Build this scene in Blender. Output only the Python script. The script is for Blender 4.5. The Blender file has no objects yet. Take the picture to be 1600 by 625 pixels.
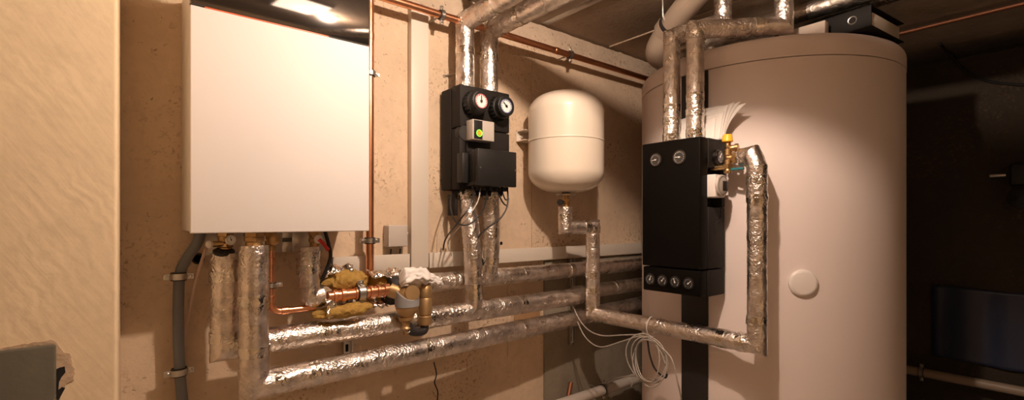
import bpy, bmesh, math, random
from mathutils import Vector, Matrix, noise
random.seed(7)
C = bpy.context.scene.collection
PI = math.pi
H = 1.3                                   # camera height above the floor
F, CX, HY = 745.0, 800.0, 345.0
S_, C_ = math.sin(math.radians(38.8)), math.cos(math.radians(38.8))

# ---------- positions: read a sight line, then fix it with a real distance ----------
def ray(x, y):
    u = (x-CX)/F
    return Vector((S_+C_*u, C_-S_*u, (HY-y)/F))
def atY(x, y, Y):
    d = ray(x, y); t = Y/d.y
    return Vector((d.x*t, Y, H+d.z*t))
def atX(x, y, X):
    d = ray(x, y); t = X/d.x
    return Vector((X, d.y*t, H+d.z*t))
def V(x, y, z): return Vector((x, y, z+H))          # z measured from eye level

# ---------- materials ----------
def mat(name, col, rough=.5, metal=0., var=0., vscale=8., bump=0., bscale=40., spec=.5, coat=0., emit=None, estr=0., fine=None, trans=0., alpha=1):
    m = bpy.data.materials.new(name); m.use_nodes = True
    N, L = m.node_tree.nodes, m.node_tree.links
    b = N['Principled BSDF']
    b.inputs['Base Color'].default_value = (*col, 1)
    b.inputs['Roughness'].default_value = rough
    b.inputs['Metallic'].default_value = metal
    b.inputs['Specular IOR Level'].default_value = spec
    b.inputs['Coat Weight'].default_value = coat
    b.inputs['Transmission Weight'].default_value = trans
    if emit:
        b.inputs['Emission Color'].default_value = (*emit, 1); b.inputs['Emission Strength'].default_value = estr
    tc = N.new('ShaderNodeTexCoord')
    if var:
        n = N.new('ShaderNodeTexNoise'); n.inputs['Scale'].default_value = vscale; n.inputs['Detail'].default_value = 6
        L.new(tc.outputs['Object'], n.inputs['Vector'])
        mx = N.new('ShaderNodeMix'); mx.data_type = 'RGBA'
        mx.inputs[6].default_value = (*[c*(1-var) for c in col], 1); mx.inputs[7].default_value = (*[min(1, c*(1+var)) for c in col], 1)
        L.new(n.outputs['Fac'], mx.inputs[0]); L.new(mx.outputs[2], b.inputs['Base Color'])
    if bump:
        n2 = N.new('ShaderNodeTexNoise'); n2.inputs['Scale'].default_value = bscale; n2.inputs['Detail'].default_value = 5
        L.new(tc.outputs['Object'], n2.inputs['Vector'])
        bp = N.new('ShaderNodeBump'); bp.inputs['Strength'].default_value = bump; bp.inputs['Distance'].default_value = .004
        L.new(n2.outputs['Fac'], bp.inputs['Height']); L.new(bp.outputs[0], b.inputs['Normal'])
    return m

def ramp(N, L, src, a, b, ca=(0,0,0,1), cb=(1,1,1,1)):
    r = N.new('ShaderNodeValToRGB'); r.color_ramp.elements[0].position = a; r.color_ramp.elements[1].position = b
    r.color_ramp.elements[0].color = ca; r.color_ramp.elements[1].color = cb
    L.new(src, r.inputs[0]); return r.outputs[0]

def concrete(name, col, stain=(.23,.14,.08), stain_amt=.8, trowel=0., pits=1., patch=.18, bstr=.5, smudge_z=None):
    m = bpy.data.materials.new(name); m.use_nodes = True
    N, L = m.node_tree.nodes, m.node_tree.links
    b = N['Principled BSDF']; b.inputs['Roughness'].default_value = .9; b.inputs['Specular IOR Level'].default_value = .2
    tc = N.new('ShaderNodeTexCoord'); P = tc.outputs['Object']
    def nz(scale, det=6, dist=0., rough=.55):
        n = N.new('ShaderNodeTexNoise'); n.inputs['Scale'].default_value = scale; n.inputs['Detail'].default_value = det
        n.inputs['Distortion'].default_value = dist; n.inputs['Roughness'].default_value = rough
        L.new(P, n.inputs['Vector']); return n.outputs['Fac']
    def mix(fac, a, c, mode='MIX'):
        x = N.new('ShaderNodeMix'); x.data_type = 'RGBA'; x.blend_type = mode
        for i, s in ((0, fac), (6, a), (7, c)):
            if hasattr(s, 'links') or hasattr(s, 'is_linked'): L.new(s, x.inputs[i])
            else: x.inputs[i].default_value = s
        return x.outputs[2]
    def math_(op, a, c):
        x = N.new('ShaderNodeMath'); x.operation = op
        for i, s in ((0, a), (1, c)):
            if isinstance(s, (int, float)): x.inputs[i].default_value = s
            else: L.new(s, x.inputs[i])
        return x.outputs[0]
    c1 = tuple(c*(1-patch) for c in col)+(1,); c2 = tuple(min(1, c*(1+patch*.6)) for c in col)+(1,)
    base = mix(ramp(N, L, nz(2.6), .3, .7), c1, c2)
    base = mix(math_('MULTIPLY', ramp(N, L, nz(28), .45, .75), .35), base, tuple(c*.7 for c in col)+(1,))
    # clustered brown specks
    cl = ramp(N, L, nz(3.3, 4), .47, .66)
    sp = ramp(N, L, nz(75, 5, .6), .54, .64)
    base = mix(math_('MULTIPLY', math_('MULTIPLY', cl, sp), stain_amt), base, stain+(1,))
    sp2 = ramp(N, L, nz(38, 3, 1.2), .70, .735)
    base = mix(math_('MULTIPLY', sp2, stain_amt*.8), base, tuple(c*.6 for c in stain)+(1,))
    L.new(base, b.inputs['Base Color'])
    h = math_('ADD', math_('MULTIPLY', nz(60, 6), .5), math_('MULTIPLY', nz(11, 4), 1.1))
    h = math_('SUBTRACT', h, math_('MULTIPLY', ramp(N, L, nz(46, 2, .4), .66, .74), 1.0*pits))
    if trowel:
        mp = N.new('ShaderNodeMapping'); mp.inputs['Scale'].default_value = (1.0, 2, 15)
        mr = N.new('ShaderNodeMapping'); mr.inputs['Rotation'].default_value = (0, math.radians(-58), 0)
        L.new(P, mr.inputs[0]); L.new(mr.outputs[0], mp.inputs[0])
        n = N.new('ShaderNodeTexNoise'); n.inputs['Scale'].default_value = 6.5; n.inputs['Detail'].default_value = 5; n.inputs['Distortion'].default_value = .5
        L.new(mp.outputs[0], n.inputs['Vector'])
        wv = N.new('ShaderNodeTexWave'); wv.wave_type = 'RINGS'; wv.rings_direction = 'SPHERICAL'; wv.inputs['Scale'].default_value = 14; wv.inputs['Distortion'].default_value = 9
        wv.inputs['Detail'].default_value = 4; wv.inputs['Detail Scale'].default_value = 1.2
        mp2 = N.new('ShaderNodeMapping'); mp2.inputs['Location'].default_value = (.5, 0, .4)
        L.new(P, mp2.inputs[0]); L.new(mp2.outputs[0], wv.inputs['Vector'])
        wf = math_('MULTIPLY', wv.outputs['Fac'], ramp(N, L, nz(5, 3), .4, .65))
        h = math_('ADD', h, math_('MULTIPLY', math_('ADD', math_('MULTIPLY', n.outputs['Fac'], .8), math_('MULTIPLY', wf, .8)), trowel))
    bp = N.new('ShaderNodeBump'); bp.inputs['Strength'].default_value = bstr; bp.inputs['Distance'].default_value = .006
    L.new(h, bp.inputs['Height']); L.new(bp.outputs[0], b.inputs['Normal'])
    return m

def foil_mat(name, col=(.88,.81,.755), r0=.24, r1=.44):
    m = bpy.data.materials.new(name); m.use_nodes = True
    N, L = m.node_tree.nodes, m.node_tree.links
    b = N['Principled BSDF']; b.inputs['Metallic'].default_value = 1.; b.inputs['Base Color'].default_value = (*col, 1)
    tc = N.new('ShaderNodeTexCoord'); P = tc.outputs['Object']
    n = N.new('ShaderNodeTexNoise'); n.inputs['Scale'].default_value = 22; n.inputs['Detail'].default_value = 5
    L.new(P, n.inputs['Vector'])
    L.new(ramp(N, L, n.outputs['Fac'], .35, .7, (r0,)*3+(1,), (r1,)*3+(1,)), b.inputs['Roughness'])
    n0 = N.new('ShaderNodeTexNoise'); n0.inputs['Scale'].default_value = 30; n0.inputs['Detail'].default_value = 3
    L.new(P, n0.inputs['Vector'])
    add = N.new('ShaderNodeVectorMath'); add.operation = 'MULTIPLY_ADD'; add.inputs[1].default_value = (.035,)*3
    L.new(n0.outputs['Color'], add.inputs[0]); L.new(P, add.inputs[2])
    v = N.new('ShaderNodeTexVoronoi'); v.inputs['Scale'].default_value = 105; v.feature = 'F1'
    L.new(add.outputs[0], v.inputs['Vector'])
    v2 = N.new('ShaderNodeTexVoronoi'); v2.inputs['Scale'].default_value = 260; v2.feature = 'F1'
    L.new(add.outputs[0], v2.inputs['Vector'])
    s = N.new('ShaderNodeMath'); s.operation = 'MULTIPLY_ADD'; s.inputs[1].default_value = .35
    L.new(v2.outputs['Distance'], s.inputs[0]); L.new(v.outputs['Distance'], s.inputs[2])
    nm = N.new('ShaderNodeTexNoise'); nm.inputs['Scale'].default_value = 9; nm.inputs['Detail'].default_value = 2
    L.new(P, nm.inputs['Vector'])
    bp = N.new('ShaderNodeBump'); bp.inputs['Distance'].default_value = .0032
    L.new(ramp(N, L, nm.outputs['Fac'], .38, .62, (.22,)*3+(1,), (.75,)*3+(1,)), bp.inputs['Strength'])
    L.new(s.outputs[0], bp.inputs['Height']); L.new(bp.outputs[0], b.inputs['Normal'])
    mx = N.new('ShaderNodeMix'); mx.data_type = 'RGBA'
    mx.inputs[6].default_value = (*[c*.72 for c in col], 1); mx.inputs[7].default_value = (*col, 1)
    L.new(ramp(N, L, n0.outputs['Fac'], .35, .6), mx.inputs[0]); L.new(mx.outputs[2], b.inputs['Base Color'])
    return m

M = dict(
    wall=concrete('wall_concrete', (.69,.54,.39)),
    pillar=concrete('trowelled_plaster', (.77,.615,.41), stain_amt=.06, trowel=.8, pits=.1, patch=.07, bstr=.13),
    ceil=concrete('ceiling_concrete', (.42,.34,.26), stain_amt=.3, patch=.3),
    beam=concrete('beam_concrete', (.56,.45,.34), stain_amt=.5, patch=.25, bstr=.9),
    greywall=concrete('grey_board', (.30,.26,.20), stain_amt=.4, patch=.3),
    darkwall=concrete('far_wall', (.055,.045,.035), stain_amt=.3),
    floor=concrete('floor_screed', (.55,.48,.41)),
    white=mat('white_enamel', (.80,.77,.75), .62, spec=.25, bump=.03, bscale=300, var=.015, vscale=4),
    casing=mat('casing_side', (.70,.67,.64), .45),
    dglass=mat('dark_glass', (.20,.185,.175), .07, .95, bump=.006, bscale=5),
    orange=mat('orange_trim', (.8,.18,.08), .4),
    foil=foil_mat('crinkled_foil'),
    foil2=foil_mat('dull_foil', (.74,.68,.60), .28, .5),
    tape=foil_mat('foil_tape', (.9,.86,.8), .1, .25),
    copper=mat('copper', (.86,.42,.24), .28, 1., var=.15, vscale=20, bump=.05, bscale=50),
    brass=mat('brass', (.52,.34,.16), .38, 1., var=.15, vscale=30),
    gold=mat('bronze_body', (.50,.335,.165), .45, .75, var=.15, vscale=20),
    steel=mat('zinc_steel', (.62,.60,.57), .32, 1., var=.12, vscale=30),
    rubber=mat('black_rubber', (.02,.018,.017), .65),
    foam=mat('black_foam_shell', (.016,.0135,.012), .6, bump=.35, bscale=260, var=.2, vscale=30, spec=.2),
    blackplastic=mat('black_plastic', (.015,.014,.013), .45, bump=.08, bscale=400, spec=.3),
    stationface=mat('satin_black_cover', (.004,.0032,.0026), .45, var=.1, spec=.06),
    duct=mat('white_duct', (.68,.62,.54), .45, var=.03),
    tankc=mat('cream_enamel', (.84,.75,.63), .25, coat=.5),
    jacket=mat('tank_jacket', (.80,.70,.665), .65, bump=.12, bscale=700, var=.03, vscale=3),
    cap=mat('cap_plastic', (.78,.72,.68), .4),
    strip=mat('black_strip', (.012,.011,.011), .5),
    wool=mat('mineral_wool', (.40,.25,.07), .95, var=.4, vscale=50, bump=1., bscale=120, spec=.1),
    cloth=mat('white_cloth', (.86,.82,.79), .95, bump=.15, bscale=250, spec=.1),
    grey=mat('grey_plastic', (.52,.47,.42), .5),
    collar=mat('grey_collar', (.33,.33,.34), .55),
    hose=mat('grey_hose', (.15,.155,.16), .5),
    pink=mat('clear_hose', (.62,.45,.38), .3, coat=.3),
    dial=mat('dial_face', (.85,.84,.82), .35, coat=.5),
    dialblack=mat('dial_face_black', (.025,.025,.025), .3, coat=.6),
    red=mat('red_plastic', (.62,.03,.02), .4),
    redrim=mat('pink_rim', (.70,.20,.20), .4),
    bluep=mat('blue_plastic', (.22,.27,.48), .4),
    teal=mat('teal_lever', (.02,.16,.19), .4),
    yellow=mat('yellow_cap', (.95,.50,.03), .4),
    ring=mat('green_glow', (.1,.8,.05), .4, emit=(.30,1,.05), estr=1.6),
    core=mat('orange_glow', (.9,.3,.02), .4, emit=(1,.22,.02), estr=.55),
    pvc=mat('grey_pvc', (.55,.50,.45), .4, var=.05),
    pvcw=mat('pale_pvc', (.33,.26,.20), .45, var=.05),
    cable=mat('grey_cable', (.42,.38,.34), .5),
    cableb=mat('black_cable', (.015,.014,.014), .45),
    paper=mat('paper', (.80,.76,.72), .8),
    binder=mat('binder_black', (.010,.009,.008), .6, bump=.1, bscale=300, spec=.15),
    pages=mat('page_block', (.62,.56,.48), .9, bump=.6, bscale=200),
    carton=mat('pale_folder', (.50,.43,.37), .8, var=.08),
    navy=mat('navy_sheet', (.028,.04,.085), .35, bump=.6, bscale=9),
    hatch=mat('grey_hatch', (.125,.113,.085), .85, spec=.2, var=.25, vscale=14, bump=.4, bscale=30),
    chrome=mat('dark_chrome', (.10,.095,.09), .35, 1.),
    copperd=mat('dull_copper', (.30,.13,.07), .55, .8),
    broken=concrete('broken_plaster', (.56,.42,.29), stain_amt=.5, bstr=1.),
    ochre=mat('ochre_board', (.42,.25,.12), .8, var=.2),
    dark=mat('dark_hole', (.01,.008,.007), .9),
    lampw=mat('lamp_plate', (.85,.83,.8), .5),
    panelglow=mat('diffuser_glow', (.9,.85,.8), .5, emit=(1.0,.76,.59), estr=7.),
    glow=mat('lamp_glow', (1,.8,.6), .5, emit=(1.0,.755,.59), estr=3050.),
)
# ---------- mesh builder ----------
ORG = {}
def basis(axis):
    a = Vector(axis).normalized()
    t = Vector((0,0,1)) if abs(a.z) < .9 else Vector((1,0,0))
    u = t.cross(a).normalized(); v = a.cross(u)
    return Matrix((u, v, a)).transposed()          # columns u,v,a
def fillet(pts, r, k=7):
    pts = [Vector(p) for p in pts]; out = [pts[0]]
    for i in range(1, len(pts)-1):
        a, b, c = pts[i-1], pts[i], pts[i+1]
        d1, d2 = (a-b), (c-b); rr = min(r, d1.length*.49, d2.length*.49)
        p, q = b+d1.normalized()*rr, b+d2.normalized()*rr
        for j in range(k+1):
            t = j/k; out.append(p*(1-t)**2+b*2*t*(1-t)+q*t*t)
    out.append(pts[-1]); return out
def spline(pts, k=8):
    pts = [Vector(p) for p in pts]; P = [2*pts[0]-pts[1]]+pts+[2*pts[-1]-pts[-2]]; out = []
    for i in range(1, len(P)-2):
        p0, p1, p2, p3 = P[i-1:i+3]
        for j in range(k):
            t = j/k
            out.append(.5*((2*p1)+(p2-p0)*t+(2*p0-5*p1+4*p2-p3)*t*t+(3*p1-p0-3*p2+p3)*t**3))
    out.append(pts[-1]); return out
def resample(pts, step):
    L = [0]
    for a, b in zip(pts, pts[1:]): L.append(L[-1]+(b-a).length)
    n = max(2, int(L[-1]/step)); out = []; i = 0
    for k in range(n+1):
        s = L[-1]*k/n
        while i < len(L)-2 and L[i+1] < s: i += 1
        d = L[i+1]-L[i]; t = 0 if d < 1e-9 else (s-L[i])/d
        out.append(pts[i].lerp(pts[i+1], min(1, max(0, t))))
    return out
class MB:
    def __init__(s): s.v = []; s.f = []
    def add(s, vs, fs):
        o = len(s.v); s.v += [Vector(v) for v in vs]; s.f += [tuple(i+o for i in f) for f in fs]; return s
    def bm(s, b):
        b.verts.ensure_lookup_table(); b.verts.index_update()
        s.add([v.co.copy() for v in b.verts], [[v.index for v in f.verts] for f in b.faces]); b.free(); return s
    def box(s, lo, hi, bev=.002, seg=2, rot=None):
        lo, hi = Vector(lo), Vector(hi); c = (lo+hi)/2; d = hi-lo
        b = bmesh.new(); bmesh.ops.create_cube(b, size=1.)
        for v in b.verts: v.co = Vector((v.co.x*d.x, v.co.y*d.y, v.co.z*d.z))
        if bev: bmesh.ops.bevel(b, geom=b.edges[:], offset=min(bev, min(abs(x) for x in d)*.45), segments=seg, affect='EDGES', profile=.5)
        for v in b.verts: v.co = (rot @ v.co if rot else v.co)+c
        return s.bm(b)
    def lathe(s, prof, o, axis=(0,0,1), n=32):
        B = basis(axis); o = Vector(o); vs = []; fs = []
        for r, h in prof:
            for k in range(n):
                a = 2*PI*k/n; vs.append(o+B @ Vector((r*math.cos(a), r*math.sin(a), h)))
        for i in range(len(prof)-1):
            for k in range(n):
                k2 = (k+1) % n; fs.append((i*n+k, i*n+k2, (i+1)*n+k2, (i+1)*n+k))
        if prof[0][0] > 1e-5: fs.append(tuple(reversed(range(n))))
        if prof[-1][0] > 1e-5: fs.append(tuple((len(prof)-1)*n+k for k in range(n)))
        return s.add(vs, fs)
    def cyl(s, a, b, r, n=24, bev=.0015):
        a, b = Vector(a), Vector(b); L = (b-a).length; e = min(bev, r*.4, L*.4)
        return s.lathe([(r-e, 0), (r, e), (r, L-e), (r-e, L)], a, b-a, n)
    def tube(s, pts, r, n=12, step=None, crinkle=0., seed=0., flap=0.):
        pts = [Vector(p) for p in pts]
        if step: pts = resample(pts, step)
        N = len(pts); T = [(pts[min(i+1, N-1)]-pts[max(i-1, 0)]).normalized() for i in range(N)]
        B = basis(T[0]); u = B.col[0].copy(); vs = []; fs = []
        off = Vector((seed*3.1, seed*1.7, seed))
        for i in range(N):
            t = T[i]; u = (u-t*u.dot(t)).normalized(); w = t.cross(u)
            for k in range(n):
                a = 2*PI*k/n; d = u*math.cos(a)+w*math.sin(a); rr = r
                if crinkle:
                    q = pts[i]+d*r+off
                    rr = r*(1+.045*crinkle*noise.noise(q*9))
                    rr += crinkle*(.0011*noise.noise(q*38)-.0015*abs(noise.noise(q*75+Vector((5,1,2))))+.0007*noise.noise(q*150))
                    if flap and abs((a-1.2) % (2*PI)) < .16: rr += flap
                vs.append(pts[i]+d*rr)
        for i in range(N-1):
            for k in range(n):
                k2 = (k+1) % n; fs.append((i*n+k, i*n+k2, (i+1)*n+k2, (i+1)*n+k))
        fs.append(tuple(reversed(range(n)))); fs.append(tuple((N-1)*n+k for k in range(n)))
        return s.add(vs, fs)
    def mitred(s, path, r, n=44, step=.0055, crinkle=1., seed=0., flap=0.):
        P = [Vector(p) for p in path]; K = len(P)-1
        T = [(P[i+1]-P[i]).normalized() for i in range(K)]
        u = basis(T[0]).col[0].copy(); vs = []; off = Vector((seed*3.1, seed*1.7, seed)); rings = 0
        for i in range(K):
            t = T[i]
            if i: u = (T[i-1].rotation_difference(t)) @ u
            w = t.cross(u); L = (P[i+1]-P[i]).length
            n0 = (T[i-1]+t).normalized() if i else t
            n1 = (t+T[i+1]).normalized() if i < K-1 else t
            m = max(2, int((L+2*r)/step))
            for j in range(m+1):
                sj = (-r if i else 0)+(L+(r if i else 0)+(r if i < K-1 else 0))*j/m
                for k in range(n):
                    a = 2*PI*k/n; d = u*math.cos(a)+w*math.sin(a)
                    s0 = -d.dot(n0)*r/t.dot(n0); s1 = L-d.dot(n1)*r/t.dot(n1)
                    q = P[i]+d*r+t*min(max(sj, s0), s1)
                    g = q+off
                    dr = crinkle*(.04*r*noise.noise(g*9)+.0011*noise.noise(g*38)-.0015*abs(noise.noise(g*75+Vector((5,1,2))))+.0007*noise.noise(g*150))
                    if flap and abs((a-1.2) % (2*PI)) < .16: dr += flap
                    rr = r+dr
                    s0 = -d.dot(n0)*rr/t.dot(n0); s1 = L-d.dot(n1)*rr/t.dot(n1)
                    vs.append(P[i]+d*rr+t*min(max(sj, s0), s1))
                rings += 1
        fs = [(i*n+k, i*n+(k+1) % n, (i+1)*n+(k+1) % n, (i+1)*n+k) for i in range(rings-1) for k in range(n)]
        fs += [tuple(reversed(range(n))), tuple((rings-1)*n+k for k in range(n))]
        return s.add(vs, fs)
    def torus(s, o, axis, R, r, n=28, m=8, a0=0, a1=2*PI):
        B = basis(axis); o = Vector(o); full = abs(a1-a0-2*PI) < 1e-6
        pts = [o+B @ Vector((R*math.cos(a0+(a1-a0)*k/n), R*math.sin(a0+(a1-a0)*k/n), 0)) for k in range(n+1)]
        return s.tube(pts, r, m)
    def prism(s, poly, y0, y1):
        """outline in (x, z), thickness along y"""
        n = len(poly); vs = [(p[0], y0, p[1]) for p in poly]+[(p[0], y1, p[1]) for p in poly]
        fs = [tuple(range(n)), tuple(reversed(range(n, 2*n)))]+[(i, i+n, (i+1) % n+n, (i+1) % n) for i in range(n)]
        return s.add(vs, fs)
    def blob(s, o, rad, amp=.2, fr=30., sub=4, rot=None, seed=0):
        b = bmesh.new(); bmesh.ops.create_icosphere(b, subdivisions=sub, radius=1.)
        for v in b.verts:
            d = v.co.normalized(); q = Vector((d.x*rad[0], d.y*rad[1], d.z*rad[2]))
            k = 1+amp*noise.noise(q*fr+Vector((seed, 0, 0)))+amp*.5*noise.noise(q*fr*2.7)
            q = q*k; v.co = Vector(o)+(rot @ q if rot else q)
        return s.bm(b)
    def build(s, name, m, parent=None, smooth=35, origin=None):
        O = ORG[parent.name] if parent else (Vector(origin) if origin is not None else sum(s.v, Vector())/len(s.v))
        me = bpy.data.meshes.new(name); me.from_pydata([v-O for v in s.v], [], s.f); me.update()
        b = bmesh.new(); b.from_mesh(me); bmesh.ops.recalc_face_normals(b, faces=b.faces); b.to_mesh(me); b.free()
        me.materials.append(M[m] if isinstance(m, str) else m)
        for p in me.polygons: p.use_smooth = True
        me.set_sharp_from_angle(angle=math.radians(smooth))
        o = bpy.data.objects.new(name, me); C.objects.link(o)
        if parent: o.parent = parent
        else: o.location = O
        ORG[o.name] = O
        return o
def tag(o, label, cat, group=None, kind=None):
    if label: o['label'] = label
    if cat: o['category'] = cat
    if group: o['group'] = group
    if kind: o['kind'] = kind
    return o
def thing(name, label, cat, loc, group=None):
    o = bpy.data.objects.new(name, None); o.empty_display_size = .05; C.objects.link(o); o.location = loc
    ORG[o.name] = Vector(loc); return tag(o, label, cat, group)
def struct(o): o['kind'] = 'structure'; return o
X_, Y_, Z_ = Vector((1,0,0)), Vector((0,1,0)), Vector((0,0,1))

# =====================================================================  ROOM
WY = 1.65; CZ = .90
struct(MB().box(V(-2.6,-2.2,-H-.1), V(4.4,2.0,-H), 0).build('floor', 'floor'))
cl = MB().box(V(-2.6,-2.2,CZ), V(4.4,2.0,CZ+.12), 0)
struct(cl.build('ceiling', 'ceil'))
struct(MB().box(V(-2.6,WY,-H), V(4.4,WY+.15,CZ), 0).build('wall_back', 'wall', origin=(0,WY,H)))
# grey lower section of the back wall
struct(MB().box(V(1.515,WY-.012,-H), V(3.1,WY+.02,-.19), .002).build('wall_back_lower', 'greywall'))
# left pier, with rounded plaster arris
struct(MB().box(V(-2.55,1.2,-H), V(-.0172,WY,CZ), .006, 3).build('wall_left', 'pillar', origin=(-.3,1.2,H)))
struct(MB().box(V(-2.6,-2.2,-H), V(-2.5,1.3,CZ), 0).build('wall_far_left', 'pillar'))
struct(MB().box(V(-2.6,-1.3,-H), V(1.6,-1.2,CZ), 0).build('wall_front', 'pillar'))
# right wall with ragged top, gap, then farther wall
def ragged(x0, x1, z0, z1, y0, y1, amp, step=.03, flip=False, seed=0):
    n = int((x1-x0)/step); poly = [(x0, z0), (x1, z0)]
    for i in range(n+1):
        x = x1-(x1-x0)*i/n
        poly.append((x, z1+amp*noise.noise(Vector((x*9+seed, 0, 0)))+amp*.7*noise.noise(Vector((x*31, seed, 0)))))
    return poly
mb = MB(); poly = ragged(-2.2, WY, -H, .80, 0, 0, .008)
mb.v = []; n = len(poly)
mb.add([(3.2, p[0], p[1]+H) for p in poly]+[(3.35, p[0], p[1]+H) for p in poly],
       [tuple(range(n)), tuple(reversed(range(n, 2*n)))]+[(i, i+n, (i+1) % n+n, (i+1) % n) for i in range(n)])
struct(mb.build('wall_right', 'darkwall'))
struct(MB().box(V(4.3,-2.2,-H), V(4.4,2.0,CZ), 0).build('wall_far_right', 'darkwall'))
# ledge under the ceiling along the back wall (rough top edge)
mb = MB(); nx, ny = 260, 6
rows = []
for i in range(nx+1):
    x = .2+2.6*i/nx
    q = Vector((x*6, 0, 0))
    r1 = .006*noise.noise(Vector((x*14, 3, 0)))+.005*noise.noise(Vector((x*47, 0, 1)))
    prof = [(WY+.01, .802), (1.607+.002*noise.noise(Vector((x*20, 9, 0))), .802+.002*noise.noise(Vector((x*30, 1, 0)))), (1.603+r1*.3, .815), (1.603+r1*.3, .865), (1.606, .888+r1), (1.63, .897+r1), (WY+.01, CZ+.01)]
    rows.append([V(x, a, b) for a, b in prof])
vs = [p for r in rows for p in r]; k = len(rows[0])
mb.add(vs, [(i*k+j, i*k+j+1, (i+1)*k+j+1, (i+1)*k+j) for i in range(nx) for j in range(k-1)]+[tuple(range(k)), tuple(reversed(range(nx*k, nx*k+k)))])
struct(mb.build('trim_1', 'beam', smooth=50))
# ceiling joints: steel strip and thin seam, both running towards the camera
struct(MB().box(V(1.46,.3,CZ-.004), V(1.50,1.60,CZ+.003), .001).build('trim_2', 'steel'))
struct(MB().box(V(1.93,.3,CZ-.006), V(1.94,1.60,CZ+.003), .001).build('trim_3', 'beam'))
# formwork seams on the back wall
for i, (x, z0, z1) in enumerate(((1.30,-.6,-.2), (1.44,-.18,.8))):
    struct(MB().box(V(x,WY-.002,z0), V(x+.003,WY+.01,z1), .0005).build('trim_%d' % (4+i), 'broken'))
# crack in the wall, low
p = [atY(678,566,1.649), atY(682,585,1.649), atY(679,598,1.649), atY(684,612,1.649), atY(683,628,1.649)]
tag(MB().tube(spline(p, 5), .0022, 6).build('wall_crack', 'dark'), None, None, None, 'structure')
# plugged holes
tag(MB().lathe([(.007, 0), (.0078, .001), (.0045, .002), (.004, -.006)], V(1.265,1.649,-.098), (0,-1,0), 16).build('drill_hole', 'dark'), 'small dark drill hole in the wall between the pump unit pipes and the expansion vessel', 'hole')

# =====================================================================  LAMP (outside the frame, lights the place)
LP = V(.59,.72,.80)
lamp = thing('ceiling_lamp', 'ceiling lamp with a glowing rectangular diffuser and bare bulb, mirrored in the dark boiler panel', 'lamp', V(.80,.57,CZ))
MB().box(V(.74,.50,CZ-.012), V(.86,.64,CZ-.001), .004).build('mounting_plate', 'lampw', lamp)
MB().box(V(.445,.35,CZ-.008), V(.732,.86,CZ-.001), .002).build('light_housing', 'lampw', lamp)
MB().box(V(.455,.36,CZ-.011), V(.722,.85,CZ-.0082), .001).build('diffuser', 'panelglow', lamp)
MB().lathe([(.022, 0), (.022, .004), (.016, .006), (.014, .009)], V(.80,.57,CZ-.012), (0,0,-1), 24).build('socket', 'blackplastic', lamp)
MB().lathe([(.010, 0), (.013, .004), (.019, .013), (.021, .022), (.019, .031), (.012, .039), (0, .042)], V(.80,.57,CZ-.019), (0,0,-1), 24).build('bulb', 'glow', lamp)

# =====================================================================  BOILER
x0, x1, yf, zb, zw, zt = .1162, .5656, 1.39, -.031, .5255, .668
bo = thing('wall_boiler', 'large white wall-mounted boiler with a dark glossy panel across its top', 'boiler', V((x0+x1)/2, WY, zb))
MB().box(V(x0+.001,yf+.018,zb+.004), V(x1-.001,WY-.001,.622), .004).build('casing', 'casing', bo)
MB().box(V(x0,yf,zb), V(x1,yf+.02,zw), .003, 3).build('front_panel', 'white', bo)
MB().box(V(x0,yf,zw+.003), V(x1,yf+.02,zt), .002, 3).build('display_panel', 'dglass', bo)
MB().box(V(x0+.03,yf+.0005,zw), V(x1-.12,yf+.01,zw+.003), .0005).build('trim_strip', 'orange', bo)
# connection rail under the boiler
rail = thing('connection_rail', 'galvanised mounting rail with slotted holes under the boiler', 'bracket', V(.33,1.6,-.06))
mb = MB()
xa, xb, za, zc = .17, .50, -.098, -.028
hx0, hx1, hz0, hz1 = .372, .400, -.066, -.053
mb.box(V(xa,1.60,za), V(hx0,1.604,zc), .001); mb.box(V(hx1,1.60,za), V(xb,1.604,zc), .001)
mb.box(V(hx0-.001,1.60,hz1), V(hx1+.001,1.604,zc), .0005); mb.box(V(hx0-.001,1.60,za), V(hx1+.001,1.604,hz0), .0005)
mb.box(V(xa,1.604,zc-.003), V(xb,1.648,zc), .001)
mb.build('plate', 'steel', rail)
MB().box(V(hx0-.002,1.606,hz0-.002), V(hx1+.002,1.608,hz1+.002), .0005).build('slot_back', 'hose', rail)
mb = MB()
for x in (.19,.345,.48): MB().lathe([(.007, 0), (.007, .003), (.004, .005), (0, .005)], V(x,1.60,-.04), (0,-1,0), 6).build('bolt', 'steel', rail)

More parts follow.
